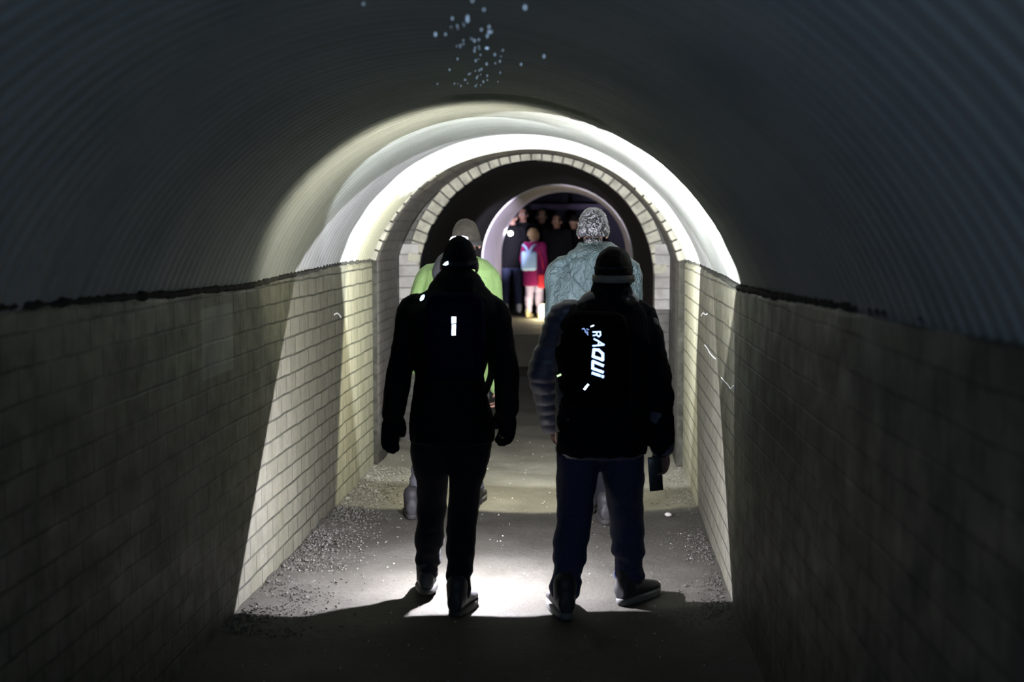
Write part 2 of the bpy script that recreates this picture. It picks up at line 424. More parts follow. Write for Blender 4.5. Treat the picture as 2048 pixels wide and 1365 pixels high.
# corrugated vault
bm = B(); na_ = 84; prev = None
PITCH = .085
for Y in frange(-3.5, 9.70, PITCH / 8):
    s_ = math.sin(2 * PI * Y / PITCH); rr = VR + .0032 * s_ + .006 * noise.noise(Vector((0, Y * .8, 9)))
    row = []; A0 = math.asin((wt(Y) - .014 - CZ) / VR)
    for i in range(na_ + 1):
        a = A0 + (PI - 2 * A0) * i / na_
        r2 = rr + .010 * noise.noise(Vector((a * 2, Y * .7, 4)))
        row.append(bm.verts.new((CX + bend(Y) + r2 * math.cos(a), Y, CZ + r2 * math.sin(a))))
    if prev:
        for i in range(na_): bm.faces.new((prev[i], prev[i + 1], row[i + 1], row[i]))
    prev = row
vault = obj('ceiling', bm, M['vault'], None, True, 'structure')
so = vault.modifiers.new('sheet', 'SOLIDIFY'); so.thickness = .004; so.offset = 1

# mortar fillet and crumbs on the ledges where the sheets meet the walls
def ledge(name, x, side):
    bm = B(); rs = []
    for Y in frange(-3.4, 9.70, .03):
        k = .018 + .010 * noise.noise(Vector((Y * 9, side, 0))) + .006 * noise.noise(Vector((Y * 31, side, 5)))
        c = Vector((x + bend(Y) + side * (.016 + .006 * noise.noise(Vector((Y * 5, 2, side)))), Y, wt(Y) + .004))
        rs.append([c + Vector((math.cos(a) * k * 1.1, 0, math.sin(a) * k * .8)) for a in [2 * PI * j / 8 for j in range(8)]])
    rings(bm, rs)
    return obj(name, bm, M['mortar'], None, True, 'structure')
ledge('trim_1', XL, -1); ledge('trim_2', XR, 1)

# ---- old brick arch, first ring
def arc_profile(cx, cz, r, x_l, x_r, zb, n=48):
    """left foot, up the jamb, over the arch, down the right jamb"""
    aL = PI - math.asin(max(-1, min(1, 0))) ; pts = [(x_l, zb)]
    za = cz + math.sqrt(max(r * r - min(r, abs(x_l - cx)) ** 2, 0)); a1 = math.atan2(za - cz, x_l - cx)
    zb2 = cz + math.sqrt(max(r * r - min(r, abs(x_r - cx)) ** 2, 0)); a0 = math.atan2(zb2 - cz, x_r - cx)
    for i in range(1, 5): pts.append((x_l, zb + (za - zb) * i / 5))
    for i in range(n + 1):
        a = a1 + (a0 - a1) * i / n; pts.append((cx + r * math.cos(a), cz + r * math.sin(a)))
    for i in range(4, -1, -1): pts.append((x_r, zb + (zb2 - zb) * i / 5))
    return pts
def barrel(name, prof, y0, y1, m, step=.25, b0=0, corr=0, thick=.1):
    bm = B(); prev = None; cx = sum(p[0] for p in prof) / len(prof); cz = 1.3
    for Y in frange(y0, y1, step):
        row = []
        for x, z in prof:
            d = Vector((x - cx, z - cz)); k = 1 + corr * math.sin(2 * PI * Y / .1) if corr else 1
            row.append(bm.verts.new((cx + d.x * k + bend(Y) - bend(b0), Y, (cz + d.y * k) if z > .6 else z)))
        if prev:
            for i in range(len(row) - 1): bm.faces.new((prev[i], prev[i + 1], row[i + 1], row[i]))
        prev = row
    o = obj(name, bm, m, None, True, 'structure')
    s = o.modifiers.new('thick', 'SOLIDIFY'); s.thickness = thick; s.offset = 1
    return o
def face(name, inner, outer_pts, y, m, depth=.1):
    """flat wall around an opening: strip between two profiles of equal length, given real depth"""
    bm = B(); L = []
    for yy_ in (y, y + depth):
        L.append(([bm.verts.new((x, yy_, z)) for x, z in inner], [bm.verts.new((x, yy_, z)) for x, z in outer_pts]))
    n = len(inner)
    for i in range(n - 1):
        (a, b), (c, d) = L
        bm.faces.new((a[i], a[i + 1], b[i + 1], b[i])); bm.faces.new((c[i], d[i], d[i + 1], c[i + 1]))
        bm.faces.new((a[i], c[i], c[i + 1], a[i + 1])); bm.faces.new((b[i], b[i + 1], d[i + 1], d[i]))
    return obj(name, bm, m, None, False, 'structure')
def voussoirs(cx, cz, r0, r1, a0, a1, n, y, depth, prot, m, name, parent=None, wfrac=.88):
    bm = B()
    for i in range(n):
        a = a0 + (a1 - a0) * (i + .5) / n; w0 = (a1 - a0) / n * r0 * wfrac; w1 = (a1 - a0) / n * r1 * wfrac
        dr = random.uniform(-.004, .004); pr = prot + random.uniform(-.004, .004)
        u = Vector((math.cos(a), 0, math.sin(a))); tt = Vector((-math.sin(a), 0, math.cos(a))); c = Vector((cx, 0, cz))
        v = []
        for yv in (y - pr, y + depth):
            for r_, w_ in ((r0 + dr, w0), (r1 + dr, w1)):
                for s_ in (-1, 1):
                    p = c + u * r_ + tt * (s_ * w_ / 2); v.append(bm.verts.new((p.x, yv, p.z)))
        for f in ((0, 1, 3, 2), (4, 6, 7, 5), (0, 4, 5, 1), (2, 3, 7, 6), (0, 2, 6, 4), (1, 5, 7, 3)): bm.faces.new([v[k] for k in f])
    bmesh.ops.bevel(bm, geom=bm.edges[:], offset=.005, segments=1, affect='EDGES')
    return obj(name, bm, m, parent, False, None if parent else 'structure')
A_Y, A_CX, A_CZ, A_R = 9.74, -.292, 1.20, 1.135
P_Y, P_CX, P_CZ, P_R = 10.9, -.250, 1.338, .948
p1 = arc_profile(A_CX, A_CZ, A_R, A_CX - A_R + .045, A_CX + A_R - .045, -.02)
out1 = [((x - A_CX) * 1.45 + A_CX, (z - 1.0) * 1.45 + 1.0 if z > 1.0 else z) for x, z in p1]
face('wall_arch', p1, out1, A_Y, M['mortar'], .12)
voussoirs(A_CX, A_CZ, A_R - .002, A_R + .105, R(15.5), R(164.5), 38, A_Y, .1, .022, M['voussoir'], 'trim_3')
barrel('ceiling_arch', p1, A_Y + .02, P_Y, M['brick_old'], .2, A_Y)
p2 = arc_profile(P_CX, P_CZ, P_R, P_CX - P_R, P_CX + P_R, -.02)
out2 = [((x - P_CX) * 1.5 + P_CX, (z - 1.0) * 1.5 + 1.0 if z > 1.0 else z) for x, z in p2]
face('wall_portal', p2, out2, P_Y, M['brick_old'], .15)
voussoirs(P_CX, P_CZ, P_R, P_R + .105, R(2), R(178), 35, P_Y, .1, .02, M['voussoir'], 'trim_4')
# pale upper jambs beside the second ring, darker brick below
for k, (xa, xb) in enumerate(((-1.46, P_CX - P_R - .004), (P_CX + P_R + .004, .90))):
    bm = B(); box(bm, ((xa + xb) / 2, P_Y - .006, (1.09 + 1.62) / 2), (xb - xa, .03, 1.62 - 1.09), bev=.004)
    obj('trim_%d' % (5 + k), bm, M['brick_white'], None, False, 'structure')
barrel('ceiling_passage', p2, P_Y + .01, 17.0, M['passage_lining'], .3, P_Y)
p3 = [(x, max(z, .38)) for x, z in p2]
bm = None
barrel('ceiling_liner', [(x, z) for x, z in p3], 17.0, 20.55, M['liner'], .0125 * 2, P_Y, .006)
# rolled lip at the mouth of the far liner
bm = B(); cxx = P_CX + bend(17) - bend(P_Y)
tube(bm, [(cxx + (P_R + .0) * math.cos(a), 16.99, P_CZ + P_R * math.sin(a)) for a in [PI + .1 - (PI + .2) * i / 30 for i in range(31)]], .022, 8)
obj('trim_7', bm, M['liner'], None, True, 'structure')
# raised floor behind a step, and the dark chamber beyond
bm = B(); box(bm, (-.1, 23.0, .19), (7, 12.0, .42), bev=.012); obj('floor_raised', bm, M['floor'], None, False, 'structure')
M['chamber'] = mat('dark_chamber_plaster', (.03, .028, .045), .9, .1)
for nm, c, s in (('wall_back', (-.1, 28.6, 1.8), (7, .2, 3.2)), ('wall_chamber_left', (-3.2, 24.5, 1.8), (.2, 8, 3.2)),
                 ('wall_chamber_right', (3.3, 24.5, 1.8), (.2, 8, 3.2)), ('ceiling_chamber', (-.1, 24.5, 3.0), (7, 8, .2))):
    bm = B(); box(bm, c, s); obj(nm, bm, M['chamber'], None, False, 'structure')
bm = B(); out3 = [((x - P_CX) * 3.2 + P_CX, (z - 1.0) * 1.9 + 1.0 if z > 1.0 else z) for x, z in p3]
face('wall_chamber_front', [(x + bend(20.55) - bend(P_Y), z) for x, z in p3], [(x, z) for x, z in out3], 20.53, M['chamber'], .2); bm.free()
bm = B(); box(bm, (-.35, 24.5, 2.12), (3.2, .12, .10), bev=.01)
pb = obj('ceiling_beam', bm, cloth('pale_beam', (.06, .048, .085)), None, False); pb['kind'] = 'structure'
bm = B(); box(bm, (-.05, 26.2, 1.6), (.12, .12, 2.7), bev=.01)
pb = obj('ceiling_post', bm, M['chamber'], None, False); pb['kind'] = 'structure'

# rubble banks and scattered grit
def grit(name, n, area, size, m, label, cat, seed):
    random.seed(seed); ib = B(); bmesh.ops.create_icosphere(ib, subdivisions=1, radius=1); ib.verts.ensure_lookup_table()
    UV_ = [v.co.copy() for v in ib.verts]; UF = [[v.index for v in f.verts] for f in ib.faces]; ib.free(); V, Fc = [], []
    for i in range(n):
        x, Y = area(); s = random.uniform(*size) * random.uniform(.5, 1)
        rot = Matrix.Rotation(random.uniform(0, 6), 3, 'Z') @ Matrix.Rotation(random.uniform(0, 6), 3, 'X')
        d = min(x - XL, XR - x); z = .02 * max(0, 1 - max(d, 0) / .3) ** 1.5; k0 = len(V)
        for v in UV_:
            q = rot @ Vector((v.x, v.y * .8, v.z * .6)) * (s * random.uniform(.7, 1.25)); V.append((q.x + x + bend(Y), q.y + Y, q.z + z + s * .25))
        Fc += [[k0 + k for k in f] for f in UF]
    bm = bpy.data.meshes.new(name); bm.from_pydata(V, [], Fc)
    o = obj(name, bm, m, None, False); return tag(o, label, cat, None, 'stuff')
grit('rubble', 5200, lambda: (XL + .02 + abs(random.gauss(0, .17)), 5.6 + 4.1 * random.random() ** 1.0), (.002, .010), M['dirt'],
     'loose rubble and dirt heaped along the foot of the left brick wall', 'rubble', 3)
grit('rubble', 2200, lambda: (XR - .02 - abs(random.gauss(0, .08)), random.uniform(5.6, 9.7)), (.002, .008), M['dirt'],
     'thin line of dirt along the foot of the right brick wall', 'rubble', 4)
grit('grit', 420, lambda: (random.uniform(XL + .1, XR - .1), random.uniform(4.8, 11)), (.002, .006), M['pebble'],
     'fine pale grit scattered over the trodden tunnel floor', 'grit', 5)
bm = B(); c = W(1337, 1041, 8.06); q = bmesh.ops.create_icosphere(bm, subdivisions=2, radius=.02)
for v in q['verts']: v.co *= random.uniform(.8, 1.15)
bmesh.ops.transform(bm, matrix=Matrix.Translation((c.x, c.y, .022)) @ Matrix.Diagonal((1.2, .9, .7, 1)), verts=q['verts'])
tag(obj('pebble', bm, M['pebble']), 'single pale pebble lying on the floor near the right wall', 'pebble')

# drips hanging from the crown of the vault
random.seed(21); bm = B()
drip_px = [(935, 34), (935, 39), (727, 7), (1050, 14), (1088, 112), (871, 68), (978, 63), (891, 68), (1042, 128)] 
spots_ = []
for i in range(66):
    x = 950 + random.gauss(0, 30) ; y = random.uniform(50, 172) if i < 60 else random.uniform(0, 60); spots_.append((x, y))
for x, y in drip_px + spots_:
    z = 2.30; d = FW + RT * ((x - 1024) / F) + UP * ((682.5 - y) / F)
    k = .3
    while k < 12:                      # follow the sight line to the lining
        p = Vector((0, 0, EYE)) + d * k
        if math.hypot(p.x - CX - bend(p.y), p.z - CZ) > VR - .014: break
        k += .01
    r_ = random.uniform(.0014, .0034) * (1.5 if (x, y) in drip_px else 1)
    ell(bm, (p.x, p.y, p.z - .001), (r_, r_, r_ * 1.5), None, 8, 6)
tag(obj('water_drops', bm, M['drop']), 'cluster of glinting water drops on the crown of the corrugated vault', 'water drops', None, 'stuff')

# chalk scribbles on the walls
def scribble(name, strokes, side, r_, label):
    bm = B()
    for st in strokes:
        P = []
        for (x, y) in st:
            d = FW + RT * ((x - 1024) / F) + UP * ((682.5 - y) / F); Y = 5.0
            for _ in range(20):
                xx = (XL if side < 0 else XR) + bend(Y); k = xx / d.x; Y = d.y * k
            P.append(Vector((xx - side * .001, Y, EYE + d.z * k)))
        tube(bm, P, r_, 6)
    return tag(obj(name, bm, M['chalk']), label, 'graffiti', 'chalk scribbles on the brick walls')
scribble('chalk_mark', [[(1403, 632), (1407, 626), (1411, 630), (1415, 628)]], 1, .004, 'small white arrow-like chalk scribble high on the right wall')
scribble('chalk_mark', [[(1410, 690), (1416, 698), (1420, 706), (1427, 714), (1431, 718)]], 1, .004, 'thin wavy white chalk line in the middle of the right wall')
scribble('chalk_mark', [[(1443, 756), (1450, 764), (1456, 770), (1462, 778), (1468, 772), (1470, 784)]], 1, .003, 'jagged white chalk scribble lower on the right wall')
scribble('chalk_mark', [[(668, 630), (673, 627), (678, 630), (681, 635)]], -1, .005, 'curved white chalk mark near the far end of the left wall')

# ------------------------------------------------------------------ people
def Zr(a): return Matrix.Rotation(a, 4, 'Z')
def head(bm, c, yaw, s=1.0):            # c: centre of the skull; faces +Y when yaw = 0
    m_ = Matrix.Translation(c) @ Zr(yaw) @ Matrix.Diagonal((s, s, s, 1))
    def e(p, r, rot=None): ell(bm, m_ @ Vector(p), [x * s for x in r], Zr(yaw) @ (rot or Matrix()))
    e((0, -.012, .025), (.076, .094, .090)); e((0, .022, -.045), (.058, .066, .068)); e((0, .058, -.088), (.026, .026, .020))
    e((0, .088, -.022), (.013, .022, .022), Matrix.Rotation(.35, 4, 'X')); e((0, .080, .018), (.040, .018, .010))
    e((0, .080, -.060), (.024, .014, .006)); e((0, .078, -.071), (.021, .013, .007))
    for k in (-1, 1):
        e((k * .045, .062, -.028), (.020, .020, .016)); e((k * .083, -.005, -.020), (.011, .022, .035), Matrix.Rotation(k * .25, 4, 'Z'))
    return m_
def hand(bm, w, d, palm_n, side, s=1.0, curl=.5, grow=0.0):
    """w wrist, d direction of the palm, palm_n palm normal (towards the thigh), side +1 when the thumb leaves to palm_n x d"""
    d = d.normalized(); n = (palm_n - d * palm_n.dot(d)).normalized(); b = n.cross(d).normalized() * side
    a = [w, w + d * .03 * s, w + d * .085 * s]
    for k in (-1.2, -.4, .4, 1.2):
        tube(bm, [w + b * k * .012 * s, w + b * k * .020 * s + d * .045 * s, w + b * k * .019 * s + d * .085 * s], [.013 * s + grow, .014 * s + grow, .0115 * s + grow], 8)
    for k, ln in ((-1.25, .058), (-.42, .072), (.42, .078), (1.25, .070)):       # little ... index
        p = w + b * k * .021 * s + d * .085 * s; dd = d.copy(); P = [p]; L = ln * s
        for j, f in enumerate((.45, .30, .25)):
            ang = curl * (.7 + .5 * j); q = dd * math.cos(ang) + n * math.sin(ang); dd = q.normalized(); n2 = n - dd * n.dot(dd)
            P.append(P[-1] + dd * L * f)
        tube(bm, P, [.0092 * s + grow, .0088 * s + grow, .0082 * s + grow, .0068 * s + grow], 8)
    p = w + b * .024 * s + d * .022 * s + n * .006
    tube(bm, [w + b * .012 * s + d * .01, p + b * .010 * s, p + b * .022 * s + d * .030 * s + n * .010, p + b * .020 * s + d * .056 * s + n * .022], [.013 * s + grow, .013 * s + grow, .0105 * s + grow, .008 * s + grow], 8)
def foot_shoe(ank, yaw, pitch, parent, m_up, m_sole, s=1.0, toe_h=0.0):
    """ank: point at ground level under the ankle; yaw turns the toes from +Y; pitch lifts the heel"""
    base = Matrix.Translation(ank) @ Zr(yaw) @ Matrix.Translation((0, .19 * s, 0)) @ Matrix.Rotation(-pitch, 4, 'X') @ Matrix.Translation((0, -.19 * s, 0)) @ Matrix.Diagonal((s, s, s, 1))
    bm = B(); secs = []
    for y, w_, h_, zc in ((-.075, .022, .030, .052), (-.068, .034, .046, .062), (-.035, .041, .056, .070), (.01, .043, .056, .070), (.06, .044, .042, .056), (.11, .049, .030, .046), (.16, .049, .024, .040), (.195, .040, .019, .035), (.212, .020, .012, .032)):
        secs.append([base @ Vector((w_ * math.cos(a), y, zc + h_ * math.sin(a))) for a in [2 * PI * k / 16 for k in range(16)]])
    rings(bm, secs)
    tube(bm, [base @ Vector((0, -.018, .07)), base @ Vector((0, -.022, .135))], [.046 * s, .049 * s], 14)
    o = obj('shoe', remesh(bm, .007, 3), m_up, parent)
    bm = B(); pts = []
    for k in range(28):
        a = 2 * PI * k / 28; y = .07 + .148 * math.sin(a); wd_ = (.044 if y < .03 else .044 + .010 * min(1, (y - .03) / .08)) * (abs(math.cos(a)) ** .7)
        pts.append((math.copysign(wd_, math.cos(a)), y))
    rs = [[base @ Vector((x * k, (y - .07) * k + .07, z)) for x, y in pts] for z, k in ((.0, .96), (.004, 1.0), (.022, 1.03), (.030, .98))]
    rings(bm, rs); obj('sole', bm, m_sole, o)
    return base
def dist_seg(a, b, t_): return a + (b - a) * t_

def person(sp):
    """sp: joints in metres and clothing; returns the body, with the clothes as its children"""
    j = sp['j']; yaw = sp.get('yaw', 0); k = sp.get('k', 1.0); hk = sp.get('head', 1.0)
    vox = sp.get('vox', .0065)
    fx = Vector((math.cos(yaw), math.sin(yaw), 0)); fy = Vector((-math.sin(yaw), math.cos(yaw), 0))
    org = Vector((sp['pel'].x, sp['pel'].y, sp.get('ground', 0)))
    bm = B()
    hm = head(bm, j['head'], sp.get('hyaw', yaw), hk)
    tube(bm, [j['head'] - Vector((0, 0, .05 * hk)) - fy * .02, j['neck']], [.052 * k, .060 * k], 14)
    ch = (j['shL'] + j['shR']) / 2; pel = sp['pel']; sw = (j['shR'] - j['shL']).length / 2
    rot = Zr(yaw)
    def ring(c, rx, ry, n=24): return [c + (rot @ Vector((rx * math.cos(a), ry * math.sin(a), 0))) for a in [2 * PI * q / n for q in range(n)]]
    mid = (ch + pel) / 2
    rings(bm, [ring(ch + Vector((0, 0, .05 * k)), .07 * k, .055 * k), ring(ch, sw * .86, .085 * k), ring(ch * .6 + mid * .4, sw * .88, .10 * k), ring(mid * .8 + pel * .2, sw * .68, .09 * k), ring(pel + Vector((0, 0, .02)), sw * .80, .10 * k), ring(pel - Vector((0, 0, .06)), sw * .6, .085 * k)])
    hd = {}
    for S, sg in (('L', -1), ('R', 1)):
        sh, el, wr_ = j['sh' + S], j['el' + S], j['wr' + S]
        tube(bm, [dist_seg(ch, sh, .7), sh, dist_seg(sh, el, .4), el], [.05 * k, .050 * k, .043 * k, .036 * k], 12)
        tube(bm, [el, dist_seg(el, wr_, .3), wr_], [.036 * k, .037 * k, .025 * k], 12)
        dd = sp.get('hd' + S) or (wr_ - el)
        pn = sp.get('pn' + S) or fx * (-sg)
        hand(bm, wr_ - dd.normalized() * .005, dd, pn, -sg if True else sg, k, sp.get('curl' + S, .42))
        hd[S] = (wr_, dd, pn, -sg)
        hp, kn, an = j['hip' + S], j['kn' + S], j['an' + S]
        tube(bm, [hp, dist_seg(hp, kn, .5), kn], [.080 * k, .070 * k, .050 * k], 14)
        tube(bm, [kn, dist_seg(kn, an, .3) - fy * .012, an], [.050 * k, .052 * k, .033 * k], 14)
        fyw = sp.get('fy' + S, 0) + yaw
        fd = Vector((-math.sin(fyw), math.cos(fyw), 0))
        gz = Vector((an.x, an.y, an.z - .075 * k))
        pit = sp.get('fp' + S, 0)
        tdn = Vector((0, 0, 0)) if not pit else Vector((0, 0, 0))
        tube(bm, [an, gz + fd * .06 * k + Vector((0, 0, .045 * k)) - Vector((0, 0, math.sin(pit) * .04)), gz + fd * .15 * k + Vector((0, 0, .03 * k - math.sin(pit) * .13 * k))], [.024 * k, .022 * k, .016 * k], 10)
    body = obj('person', remesh(bm, vox, 2), M['skin'])
    body.data.transform(Matrix.Translation(-org)); body.location = org
    tag(body, sp['label'], 'person', sp.get('group'))
    for q in (-1, 1):
        bm = B(); ell(bm, hm @ Vector((q * .031, .068, .0)), [.012 * hk] * 3, None, 12, 8); obj('eye', bm, M['eye'], body)
    # trousers
    if sp.get('legs') is not False:
        bm = B(); r0, r1, r2 = sp.get('legr', (.098, .074, .060))
        ell(bm, pel - Vector((0, 0, .04)), (sw * .80, .115 * k, .11 * k), rot)
        for S in 'LR':
            hp, kn, an = j['hip' + S], j['kn' + S], j['an' + S]
            P = [hp + Vector((0, 0, .02)), dist_seg(hp, kn, .33), dist_seg(hp, kn, .7), kn, dist_seg(kn, an, .4) - fy * .01, dist_seg(kn, an, .72), an - (an - kn).normalized() * .035]
            tube(bm, P, [r0 * 1.02, r0 * .97, r1 * 1.06, r1, r1 * .98, r2 * 1.0, r2 * 1.02], 16)
        sd = sp.get('seed', 1)
        def wrk(p, n):
            u = noise.noise(Vector((p.x * 10, p.y * 10, p.z * 17 + sd * 5)))
            lo = max(0, 1 - (p.z - sp.get('ground', 0)) / .45)
            return .008 * u + .016 * lo * math.sin(p.z * 62 + 3 * u + sd) * (.5 + .5 * noise.noise(p * 5))
        obj('trousers', remesh(bm, max(vox, .009), 3, wrk), sp['m_legs'], body)
    # jacket
    bm = B()
    if 'torso' in sp: stack(bm, sp['torso'])
    else:
        jw = sp.get('jw', 1.0); hem = sp.get('hem', pel.z - .12)
        rings(bm, [ring(ch + Vector((0, 0, .075 * k)), .075 * k, .07 * k), ring(ch + Vector((0, 0, .03 * k)), sw * .75, .10 * k), ring(ch - Vector((0, 0, .04 * k)), sw * 1.0 * jw, .125 * k), ring(mid, sw * .98 * jw, .135 * k), ring(pel + Vector((0, 0, .05)), sw * .98 * jw, .135 * k), ring(Vector((pel.x, pel.y, hem)), sw * 1.05 * jw, .14 * k)])
    ar = sp.get('armr', (.072, .062, .052))
    for S in 'LR':
        sh, el, wr_ = j['sh' + S], j['el' + S], j['wr' + S]
        tube(bm, [dist_seg(ch, sh, .6), sh, dist_seg(sh, el, .5), el, dist_seg(el, wr_, .5), wr_ - (wr_ - el).normalized() * .01], [ar[0] * .95, ar[0], (ar[0] + ar[1]) / 2, ar[1], (ar[1] + ar[2]) / 2, ar[2]], 16)
    for e_ in sp.get('extra', ()): ell(bm, *e_)
    obj('jacket', remesh(bm, max(vox * 1.3, .009), sp.get('jit', 3), sp.get('jdisp') or fold(.007, (8, 8, 6), sp.get('seed', 1))), sp['m_jacket'], body)
    # shoes
    for S in 'LR':
        an = j['an' + S]; g_ = Vector((an.x, an.y, an.z - .075 * k))
        foot_shoe(Vector((g_.x, g_.y, sp.get('ground', 0))), sp.get('fy' + S, 0) + yaw, sp.get('fp' + S, 0), body, sp.get('m_shoe', M['shoe']), sp.get('m_sole', M['sole']), sp.get('shoe', k * 1.08))
    sp['hd'] = hd; sp['body'] = body; sp['hm'] = hm
    return body

def head_shell(bm, c, yaw, s, zlow, grow=.012, front=.0):      # cap of the skull above zlow (relative to the centre)
    rs = []
    top = .115 + grow
    for i in range(11):
        t_ = i / 10; z = top * math.cos(t_ * PI / 2) + (zlow) * (1 - math.cos(t_ * PI / 2)); rr = math.sin(t_ * PI / 2) ** .8
        if i == 0: rr = .05
        rs.append([Vector(c) + s * (Zr(yaw) @ Vector(((.076 + grow) * rr * math.cos(a), (.094 + grow) * rr * math.sin(a) - .012, z))) for a in [2 * PI * k / 28 for k in range(28)]])
    rs.append([Vector(c) + s * (Zr(yaw) @ Vector(((.066) * math.cos(a), (.082) * math.sin(a) - .012, zlow + .004))) for a in [2 * PI * k / 28 for k in range(28)]])
    rings(bm, rs)
def band(bm, c, yaw, s, z, h, grow, thick=.006, tilt=0.0):
    rs = []; n = 40
    for i in range(n + 1):
        a = 2 * PI * i / n; rx, ry = .076 + grow, .094 + grow
        r_ = []
        for dz, dr in ((-h / 2, 0), (-h / 2, thick), (0, thick * 1.25), (h / 2, thick), (h / 2, 0)):
            zz = z + dz + tilt * math.sin(a)
            r_.append(Vector(c) + s * (Zr(yaw) @ Vector(((rx + dr) * math.cos(a), (ry + dr) * math.sin(a) - .012, zz))))
        rs.append(r_)
    rings(bm, rs, False)
def headlamp(c, yaw, s, z, grow, label, pos_deg=90, lens=True, tilt=.0, mstrap=None, sh=.02):
    e = empty('headlamp', Vector(c), label, 'headlamp')
    bm = B(); band(bm, c, yaw, s, z, sh, grow, .003, tilt); obj('strap', bm, mstrap or M['strap'], e)
    bm = B(); p = Vector(c) + s * (Zr(yaw) @ Vector((0, .094 + grow + .016 - .012, z + tilt)))
    box(bm, p, (.055, .030, .036), Zr(yaw), .008); h_ = obj('lamp_housing', bm, M['plastic'], e)
    bm = B(); q = p + Zr(yaw) @ Vector((0, .0165, 0))
    bmesh.ops.create_cone(bm, cap_ends=True, segments=20, radius1=.012, radius2=.012, depth=.004, matrix=Matrix.Translation(q) @ Zr(yaw) @ Matrix.Rotation(PI / 2, 4, 'X'))
    obj('lens', bm, M['lens'] if lens else M['screen'], h_)
    return e

def S_(Y): return F / (Y * 1.0)            # pixels per metre at that distance
def sec(y, xl, xr, Y, ry):
    a = W(xl, y, Y); b = W(xr, y, Y); return ((a + b) / 2, (b.x - a.x) / 2, ry)

# ---- A: near left walker, black jacket, navy backpack
YA = 6.06
ja = dict(head=W(919, 524, YA), neck=W(918, 590, YA - .02), shL=W(826, 618, YA), shR=W(988, 622, YA), elL=W(800, 738, YA - .02), elR=W(1012, 736, YA - .02),
          wrL=W(786, 832, YA + .03), wrR=W(1014, 822, YA + .06), hipL=W(862, 868, YA), hipR=W(941, 868, YA), knL=W(864, 1010, YA + .16), knR=W(926, 1022, YA + .02),
          anL=W(853, 1168, YA + .20), anR=W(917, 1198, YA - .06))
ja['anL'].z = .105; ja['anR'].z = .078
A = dict(j=ja, pel=W(902, 830, YA), k=.95, head=.93, seed=2, label='person walking away in black jacket and black beanie with navy backpack, nearest on the left',
         m_jacket=M['black'], m_legs=M['black_trouser'], legr=(.098, .070, .056), fyL=.10, fyR=-.20, fpL=.12, hem=.85,
         torso=[sec(556, 890, 950, YA, .07), sec(575, 862, 968, YA, .10), sec(596, 826, 992, YA, .125), sec(625, 814, 1003, YA, .145), sec(690, 824, 984, YA, .15),
                sec(750, 832, 966, YA, .14), sec(800, 826, 976, YA, .15), sec(850, 818, 990, YA, .155), sec(882, 822, 988, YA, .15)],
         extra=[(W(914, 566, YA - .03), (.108, .105, .075)), (W(912, 580, YA - .03), (.130, .105, .07)), (W(910, 600, YA - .07), (.135, .085, .06))],
         armr=(.066, .055, .052), curlL=.22, curlR=.35, pnL=Vector((.6, -.8, 0)), pnR=Vector((-.6, -.8, 0)), jdisp=fold(.008, (8, 8, 7), 2))
person(A)
# gloves
for Sg in 'LR':
    bm = B(); wr_, dd, pn, sd = A['hd'][Sg]; tube(bm, [wr_ - dd.normalized() * .03, wr_ + dd.normalized() * .04], [.040, .040], 12)
    hand(bm, wr_, dd, pn, sd, 1.04, A['curl' + Sg], .0105); obj('glove', remesh(bm, .005, 2), M['black_fleece'], A['body'])
# beanie
ha = ja['head']; bm = B(); head_shell(bm, ha, 0, .93, -.035, .010); obj('beanie', remesh(bm, .006, 3, fold(.003, (30, 30, 10), 3)), M['black_fleece'], A['body'])
bm = B(); p = [W(885, 530, YA - .115), W(897, 523, YA - .115), W(896, 529, YA - .115)]
P0 = W(891, 527, YA - .112)
def tape_quad(pts, Y, m, parent, name='reflector', dep=.003):
    bm = B(); a = [bm.verts.new(W(x, y, Y)) for x, y in pts]; b = [bm.verts.new(W(x, y, Y) + Vector((0, dep, 0))) for x, y in pts]
    bm.faces.new(a); bm.faces.new(b[::-1]); n = len(a)
    for i in range(n): bm.faces.new((a[i], a[(i + 1) % n], b[(i + 1) % n], b[i]))
    return obj(name, bm, m, parent, False)
bm.free()
# backpack A
def rbox_pack(name, c, s, m, parent, bev=.04, vox=.008, disp=None):
    bm = B(); box(bm, c, s, None, bev); return obj(name, remesh(bm, vox, 2, disp), m, parent)
cA = W(910, 672, YA - .20)
bpA = empty('backpack', cA, 'slim navy backpack with one white reflective strip, on the back of the left walker', 'backpack')
rbox_pack('bag', cA, (.26, .12, .38), M['navy'], bpA, .055, disp=fold(.004, (9, 9, 9), 6))
YB_ = YA - .20 - .060
f_ = rbox_pack('front_pocket', cA + Vector((0, -.055, -.05)), (.20, .035, .20), M['navy'], bpA, .015)
YR = YA - .20 - .093
zz = obj('webbing', (lambda b: (box(b, W(908, 652, YR + .010), (.022, .012, .125), None, .003), b)[1])(B()), M['black'], bpA)
tape_quad([(903.5, 634), (912, 634), (912, 646), (903.5, 647)], YR - .004, M['tape'], bpA)
tape_quad([(904, 650), (911.5, 649), (911, 671), (903.5, 671)], YR - .004, M['tape'], bpA)
for k in (-1, 1):
    bm = B(); x0 = cA.x + k * .085
    tube(bm, [(x0, YA - .15, 1.42), (x0 + k * .01, YA - .05, 1.455), (x0 + k * .015, YA + .08, 1.44), (x0 + k * .03, YA + .14, 1.28), (x0 + k * .06, YA + .06, 1.10), (x0 + k * .04, YA - .14, 1.02)], .016, 8, .5)
    obj('shoulder_strap', bm, M['black'], bpA)
tape_quad([(840, 599), (843, 592), (848, 590), (849, 593), (846, 600), (841, 602)], YA - .16, M['tape'], bpA)
eA = headlamp(ha, 0, .93, .004, .0105, 'headlamp with black strap over the black beanie of the left walker', tilt=.012)
